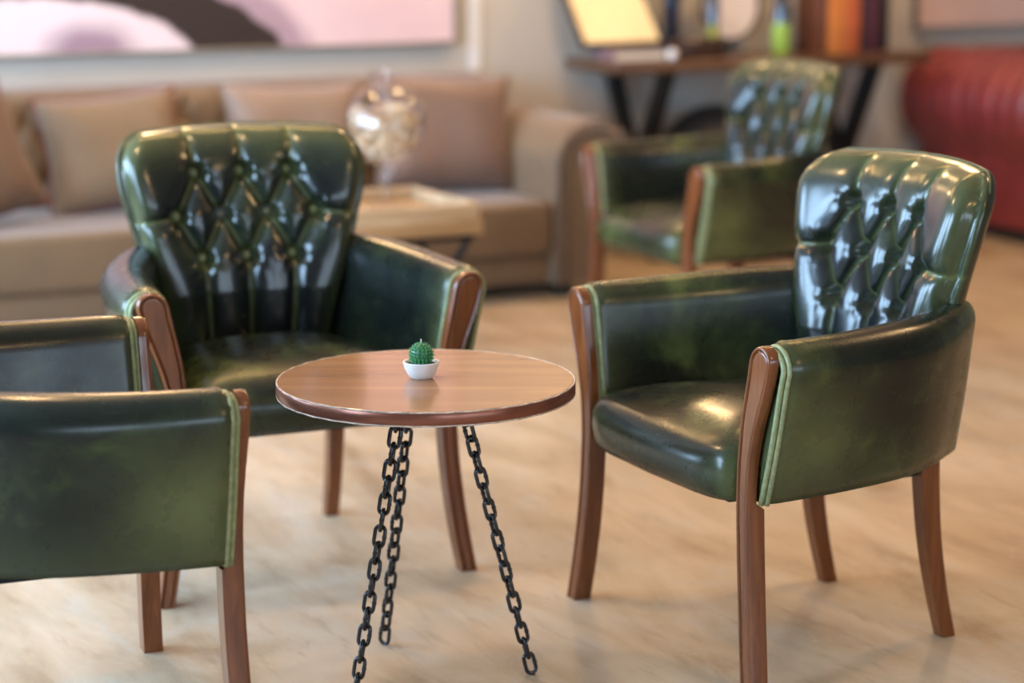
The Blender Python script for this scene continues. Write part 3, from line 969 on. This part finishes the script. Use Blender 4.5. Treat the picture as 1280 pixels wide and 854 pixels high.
for nm, c in dict(brown=(.12, .035, .015), orange=(.62, .21, .05), vermilion=(.50, .115, .04), black=(.015, .012, .014), plum=(.085, .022, .035)).items():
    bc[nm] = simple(nm + '_book_cover', c, 0.42, 20, 0.15)
book('brown book, leftmost of the upright row on the console', 1.775, 1.80, .10, .30, .30, bc['brown'], M['pages'])
book('thick orange book in the upright row on the console', 1.802, 1.892, .09, .30, .34, bc['orange'], M['pages'])
book('red-orange book right of the thick orange one', 1.894, 1.963, .09, .30, .33, bc['vermilion'], M['pages'])
book('narrow black book right of the red-orange one', 1.966, 1.996, .10, .30, .31, bc['black'], M['pages'])
book('dark plum book, second from the right of the row', 1.999, 2.062, .10, .30, .32, bc['plum'], M['pages'])
book('wide black book, rightmost of the row on the console', 2.065, 2.12, .10, .29, .33, bc['black'], M['pages'])
# closed mauve album lying below the picture
M['mauve'] = simple('mauve_cover', (0.20, 0.12, 0.13), 0.3, 20, 0.1)
al = con_item('album', 0.735, 0.38)
box('cover', 0, .235, 0, .17, 0.0, .006, M['mauve'], al, 0.002); box('cover', 0, .235, 0, .17, .039, .045, M['mauve'], al, 0.002)
box('pages', .004, .231, .003, .166, .006, .039, M['pages'], al); box('spine', -.003, .0035, 0.001, .17, 0.003, .042, M['mauve'], al, 0.001)
tag(al, 'closed mauve album lying flat at the left end of the console', 'album')
ball = tag(lathe('glass_paperweight', [(0.0001, 0.001)] + [(0.022 * sin(pi * k / 12), 0.023 - 0.022 * cos(pi * k / 12)) for k in range(1, 12)] + [(0.0001, .045)], M['pot'], n=24, ang=80),
           'small shiny white ball at the console front beside the mauve album', 'ornament')
ball.location = room(0.995, 0.385, CT)
# dark box with white flowers
M['dark_box'] = simple('dark_brown_box', (0.04, 0.018, 0.012), 0.4)
fb = con_item('planter_box', 1.062, 0.36)
for (x0, x1, y0, y1, z0, z1) in ((0, .20, 0, .012, 0, .075), (0, .20, .138, .15, 0, .075), (0, .012, .012, .138, 0, .075), (.188, .20, .012, .138, 0, .075)):
    box('side', x0, x1, y0, y1, z0, z1, M['dark_box'], fb, 0.002)
box('bottom', .012, .188, .012, .138, 0, .01, M['dark_box'], fb)
tag(fb, 'small dark brown box holding a pale shell on the console', 'box')
M['shell'] = simple('cream_shell', (0.72, 0.58, 0.42), 0.4, 14, 0.3)
V = []; F = []
nu, nv = 36, 12
for j in range(nv + 1):
    for i in range(nu):
        a = 2 * pi * i / nu; r = 0.058 * sin(pi * (j / nv) * .98 + .01) * (1 + 0.08 * cos(9 * a)); z = 0.032 - 0.032 * cos(pi * j / nv)
        V.append((r * cos(a) * 1.15, r * sin(a) * .8, z))
for j in range(nv):
    for i in range(nu): F.append((j * nu + i, j * nu + (i + 1) % nu, (j + 1) * nu + (i + 1) % nu, (j + 1) * nu + i))
F += [tuple(range(nu))[::-1], tuple(nv * nu + i for i in range(nu))]
sh = mesh_obj('shell', V, F, M['shell']); sh.location = room(1.162, 0.285, CT + .0105); sh.rotation_euler = (0, 0, TH)
tag(sh, 'cream ribbed shell lying in the dark brown box', 'shell')
# bottles
def bottle(name, label, s, t, r, h, body_mat, top_mat, body_h):
    b = con_item(name, s, t)
    lathe('body', [(0.0001, 0), (r * .92, 0), (r, .006), (r, body_h), (0.0001, body_h)], body_mat, b, n=28)
    lathe('neck', [(0.0001, body_h), (r * .98, body_h), (r * .96, body_h + .02), (r * .85, body_h + (h - body_h) * .45), (r * .45, body_h + (h - body_h) * .62), (r * .36, h - .03), (r * .40, h), (0.0001, h)], top_mat, b, n=28)
    return tag(b, label, 'bottle')
M['navy'] = simple('navy_glass', (0.012, 0.016, 0.035), 0.15, 20, 0.2, coat=0.5)
M['olive'] = simple('olive_label', (0.27, 0.25, 0.03), 0.5)
M['lime'] = simple('lime_label', (0.30, 0.46, 0.06), 0.5)
bottle('bottle', 'tall navy bottle behind the shell box', 1.150, 0.12, 0.036, 0.40, M['navy'], M['navy'], 0.26)
bottle('bottle', 'dark bottle with an olive lower half left of the round pale dial', 1.298, 0.205, 0.028, 0.36, M['olive'], M['navy'], 0.125)
bottle('bottle', 'dark bottle with a lime green lower half right of the round pale dial', 1.622, 0.22, 0.038, 0.36, M['lime'], M['navy'], 0.125)
# round pale dial on a black stand
M['dial'] = simple('pale_pink_dial', (0.86, 0.74, 0.69), 0.15, 8, 0.05, coat=0.8, coatr=0.03)
mr = con_item('desk_clock', 1.455, 0.09)
lathe('foot', [(0.0001, 0), (0.075, 0), (0.075, .008), (0.02, .016), (0.0001, .018)], M['black_frame'], mr)
tube('post', [(0, 0, .012), (0, 0, .05)], 0.008, M['black_frame'], mr)
pth = [(0.138 * cos(2 * pi * k / 48), 0, 0.190 + 0.138 * sin(2 * pi * k / 48)) for k in range(48)]
tube('rim', pth, 0.010, M['black_frame'], mr, n=8, closed=True)
v, f = lathe_geo([(0.0001, -.006), (0.134, -.006), (0.134, .003), (0.0001, .003)], 48)
gl = sharp(mesh_obj('dial', v, f, M['dial'], mr), 40); gl.rotation_euler = (pi / 2, 0, 0); gl.location = (0, 0, .190)
tag(mr, 'round pale pink dial in a black rim, standing mid-console', 'clock')

# things on the floor below the console
M['black_wicker'] = simple('black_wicker', (0.012, 0.011, 0.011), 0.7, 120, 0.5)
bk = tag(empty('log_basket', room(1.29, 0.26), TH), 'black round-topped basket on the floor under the console', 'basket')
prof = [(0.0001, 0.0), (0.17, 0.0), (0.19, .02), (0.195, .30)] + [(0.195 * cos(a), .30 + .30 * sin(a)) for a in [pi / 2 * k / 10 for k in range(1, 10)]] + [(0.0001, .60)]
rgs = []
for (r, z) in prof: rgs.append([(r * 1.55 * cos(2 * pi * k / 40), r * 1.0 * sin(2 * pi * k / 40), z) for k in range(40)])
v, f = loft_geo(rgs); sharp(mesh_obj('body', v, f, M['black_wicker'], bk), 60)
for q in range(1, 9):
    rr, zz = 0.1965, 0.03 + q * 0.032
    tube('hoop', [(rr * 1.55 * cos(2 * pi * k / 40), rr * 1.0 * sin(2 * pi * k / 40), zz) for k in range(40)], 0.005, M['black_wicker'], bk, n=5, closed=True)
cr = tag(empty('wooden_crate', room(1.10, 0.72), TH), 'tan wooden crate in front of the black basket', 'crate')
M['tan_wood'] = wood_material('tan_crate_wood', (0.30, 0.15, 0.09), (0.44, 0.25, 0.15), rough=0.6, scale=(0.1, 1, 1), freq=20, coat=0)
for q in range(4):
    z0 = 0.02 + q * .105
    for (x0, x1, y0, y1) in ((0, .34, 0, .012), (0, .34, .148, .16), (0, .012, .012, .148), (.328, .34, .012, .148)):
        box('slat', x0, x1, y0, y1, z0, z0 + .095, M['tan_wood'], cr, 0.002)
for x in (.012, .308):
    for y in (.012, .128): box('corner_post', x, x + .02, y, y + .02, 0, .43, M['tan_wood'], cr)

# ------------------------------------------------------------------ red sofa at the right
k = NT('red_leather'); v = k.coords(); n1 = k.noise(v, 7, 4)
k.set(col=k.ramp(n1, [(0.3, (0.15, 0.018, 0.017)), (0.7, (0.22, 0.030, 0.027))]), rough=0.42, coat=0.2); M['red'] = k.m
rs = tag(at_room('red_sofa', 2.33, 0.95), 'red leather sofa with a fat pleated roll arm at the right edge', 'sofa')
RP = scroll_profile(0.42, 0.195, 0.60, 0.19, 0.16, 0.07)
RP = [(0.40, 0.07), (0.40, 0.30), (0.40, 0.52)] + [(0.205 + 0.205 * cos(a), 0.580 + 0.205 * sin(a)) for a in [-0.3 + (pi + 0.95) * k / 30 for k in range(31)]] + [(0.125, 0.375), (0.130, 0.34), (0.130, 0.28), (0.130, 0.07)]
scroll_arm('arm', RP, 0.0, 0.86, M['red'], rs, M['red'], nrib=8)
box('base', 0.40, 2.2, 0.03, 0.86, 0.07, 0.24, M['red'], rs, 0.02, 3)
box('seat_cushion', 0.405, 1.3, 0.0, 0.62, 0.241, 0.43, M['red'], rs, 0.05, 4)
box('seat_cushion', 1.31, 2.2, 0.0, 0.62, 0.241, 0.43, M['red'], rs, 0.05, 4)
M['dark_red'] = simple('dark_red_button', (0.07, 0.008, 0.010), 0.4)
tufted_panel('backrest', 0.38, 2.2, 0.64, 0.30, 0.79, 0.08, M['red'], rs, thick=0.20, button_mat=M['dark_red'])
for x in (0.20, 2.1):
    for y in (0.06, 0.80): box('foot', x - .03, x + .03, y - .03, y + .03, 0, .072, M['black_foot'], rs, 0.006)

# ------------------------------------------------------------------ paintings on the wall
M['frame_metal'] = simple('champagne_frame', (0.30, 0.27, 0.22), 0.4, 10, 0.1, metal=0.5)
M['frame_grey'] = simple('grey_frame', (0.16, 0.16, 0.16), 0.4, 10, 0.1)
def canvas_material():
    k = NT('pink_abstract_canvas')
    tc = k.n('ShaderNodeTexCoord'); sp = k.n('ShaderNodeSeparateXYZ'); k.l(tc.outputs['Object'], sp.inputs[0])
    nz = k.noise(tc.outputs['Object'], 9, 5, 0.65); nzb = k.noise(tc.outputs['Object'], 2.2, 4)
    wob = k.math('MULTIPLY', k.math('SUBTRACT', nz, 0.5), 0.05)
    X = k.math('ADD', sp.outputs['X'], wob); Z = k.math('ADD', sp.outputs['Z'], wob)
    def circ(cx, cz, rx, rz, soft):
        a = k.math('POWER', k.math('DIVIDE', k.math('SUBTRACT', X, cx), rx), 2.0)
        b = k.math('POWER', k.math('DIVIDE', k.math('SUBTRACT', Z, cz), rz), 2.0)
        d = k.math('SQRT', k.math('ADD', a, b))
        return k.math('DIVIDE', k.math('SUBTRACT', 1.0, d), soft, clamp=True)     # 1 inside
    col = k.ramp(nzb, [(0.3, (0.66, 0.46, 0.50)), (0.7, (0.76, 0.60, 0.62))])
    # mauve fringe, dark arch, pale hump, mauve smudge
    col = k.mix(k.math('MULTIPLY', circ(-1.43, -0.05, 0.86, 0.43, 0.10), 0.8), col, (0.30, 0.20, 0.26))
    col = k.mix(circ(-1.5, -0.10, 0.82, 0.40, 0.03), col, (0.022, 0.012, 0.010))
    col = k.mix(circ(-1.75, -0.05, 0.70, 0.27, 0.05), col, (0.74, 0.60, 0.63))
    col = k.mix(k.math('MULTIPLY', circ(-1.48, 0.02, 0.22, 0.12, 0.6), 0.9), col, (0.26, 0.16, 0.22))
    k.set(col=col, rough=0.65)
    return k.m
M['canvas'] = canvas_material()
def painting(label, s0, s1, z0, z1, mat, frame):
    p = at_room('painting', s1, 0.0, z0)
    w, h = s1 - s0, z1 - z0
    box('canvas', -w + .012, -.012, -.030, -.004, .012, h - .012, mat, p)
    for (x0, x1, a, b) in ((-w, 0, 0, .014), (-w, 0, h - .014, h), (-w, -w + .014, .014, h - .014), (-.014, 0, .014, h - .014)):
        box('frame_bar', x0, x1, -.040, -.002, a, b, frame, p, 0.002)
    return tag(p, label, 'painting')
painting('wide pink abstract painting with a dark arching shape above the taupe sofa', -2.55, 0.215, 0.862, 2.15, M['canvas'], M['frame_metal'])
M['pink_canvas'] = simple('plain_pink_canvas', (0.60, 0.42, 0.38), 0.65, 3, 0.06)
painting('plain dusty pink painting in a grey frame above the red sofa', 2.455, 4.2, 0.862, 2.0, M['pink_canvas'], M['frame_grey'])

# ------------------------------------------------------------------ lamps (above the frame)
k = NT('warm_bulb_glass'); k.set(col=(1, .8, .5), em=14.0, emc=(1.0, 0.62, 0.26), rough=0.3); M['bulb'] = k.m
M['brass'] = simple('brass', (0.45, 0.30, 0.12), 0.3, 20, 0.1, metal=0.9)
def pendant(label, s, t, z, power):
    p = tag(at_room('pendant_lamp', s, t, 0), label, 'lamp', 'warm pendant lamps')
    tube('cord', [(0, 0, ROOM_H), (0, 0, z + .20)], 0.004, M['black_metal'], p)
    lathe('socket', [(0.0001, z + .13), (.03, z + .13), (.03, z + .20), (0.0001, z + .205)], M['brass'], p, n=20)
    v, f = lathe_geo([(0.0001, z - .13)] + [(.13 * sin(pi * q / 12), z - .13 * cos(pi * q / 12)) for q in range(1, 12)] + [(0.0001, z + .13)], 28)
    mesh_obj('globe', v, f, M['bulb'], p)
    d = bpy.data.lights.new('bulb_light', 'POINT'); d.energy = power; d.color = (1.0, 0.64, 0.32); d.shadow_soft_size = 0.13
    o = bpy.data.objects.new('bulb_light', d); COL.objects.link(o); o.location = room(s, t, z - 0.16)
for (s, t, z, where) in ((-1.3, 1.0, 2.6, 'above the taupe sofa'), (0.3, 0.9, 2.6, 'above the rolled arm of the taupe sofa'), (1.9, 0.9, 2.6, 'in front of the books on the console'),
                         (-2.4, 3.4, 2.6, 'above the left of the armchair group'), (0.6, 4.2, 2.6, 'to the right of the armchair group'), (-0.6, 7.4, 2.6, 'nearest the viewer, over the open floor')):
    pendant('warm glass globe pendant lamp ' + where, s, t, z, 75)

# unseen warm light bars, added to put gold streaks on the seats
k = NT('warm_glint_glow'); k.set(col=(1, .8, .5), em=40.0, emc=(1.0, 0.58, 0.20), rough=0.4); M['glint_emitter'] = k.m
def glint_bar(label, s0, s1, t, z):
    p = tag(at_room('glint_bar', s0, t, 0), label, 'lamp', 'added bars for warm seat glints')
    w = s1 - s0
    box('housing', 0, w, -.03, .03, z + .03, z + .06, M['brass'], p, 0.003)
    box('glint_emitter', .005, w - .005, -.025, .025, z - .03, z + .03, M['glint_emitter'], p, 0.008)
    for x in (.06, w - .06): tube('cord', [(x, 0, z + .06), (x, 0, ROOM_H)], 0.003, M['black_metal'], p)
glint_bar('unseen light bar added for warm seat glints, taupe sofa side of the room', -2.05, -1.05, 2.3, 2.4)
glint_bar('unseen light bar added for warm seat glints, nearer the console side of the room', -0.45, 0.35, 3.0, 2.4)
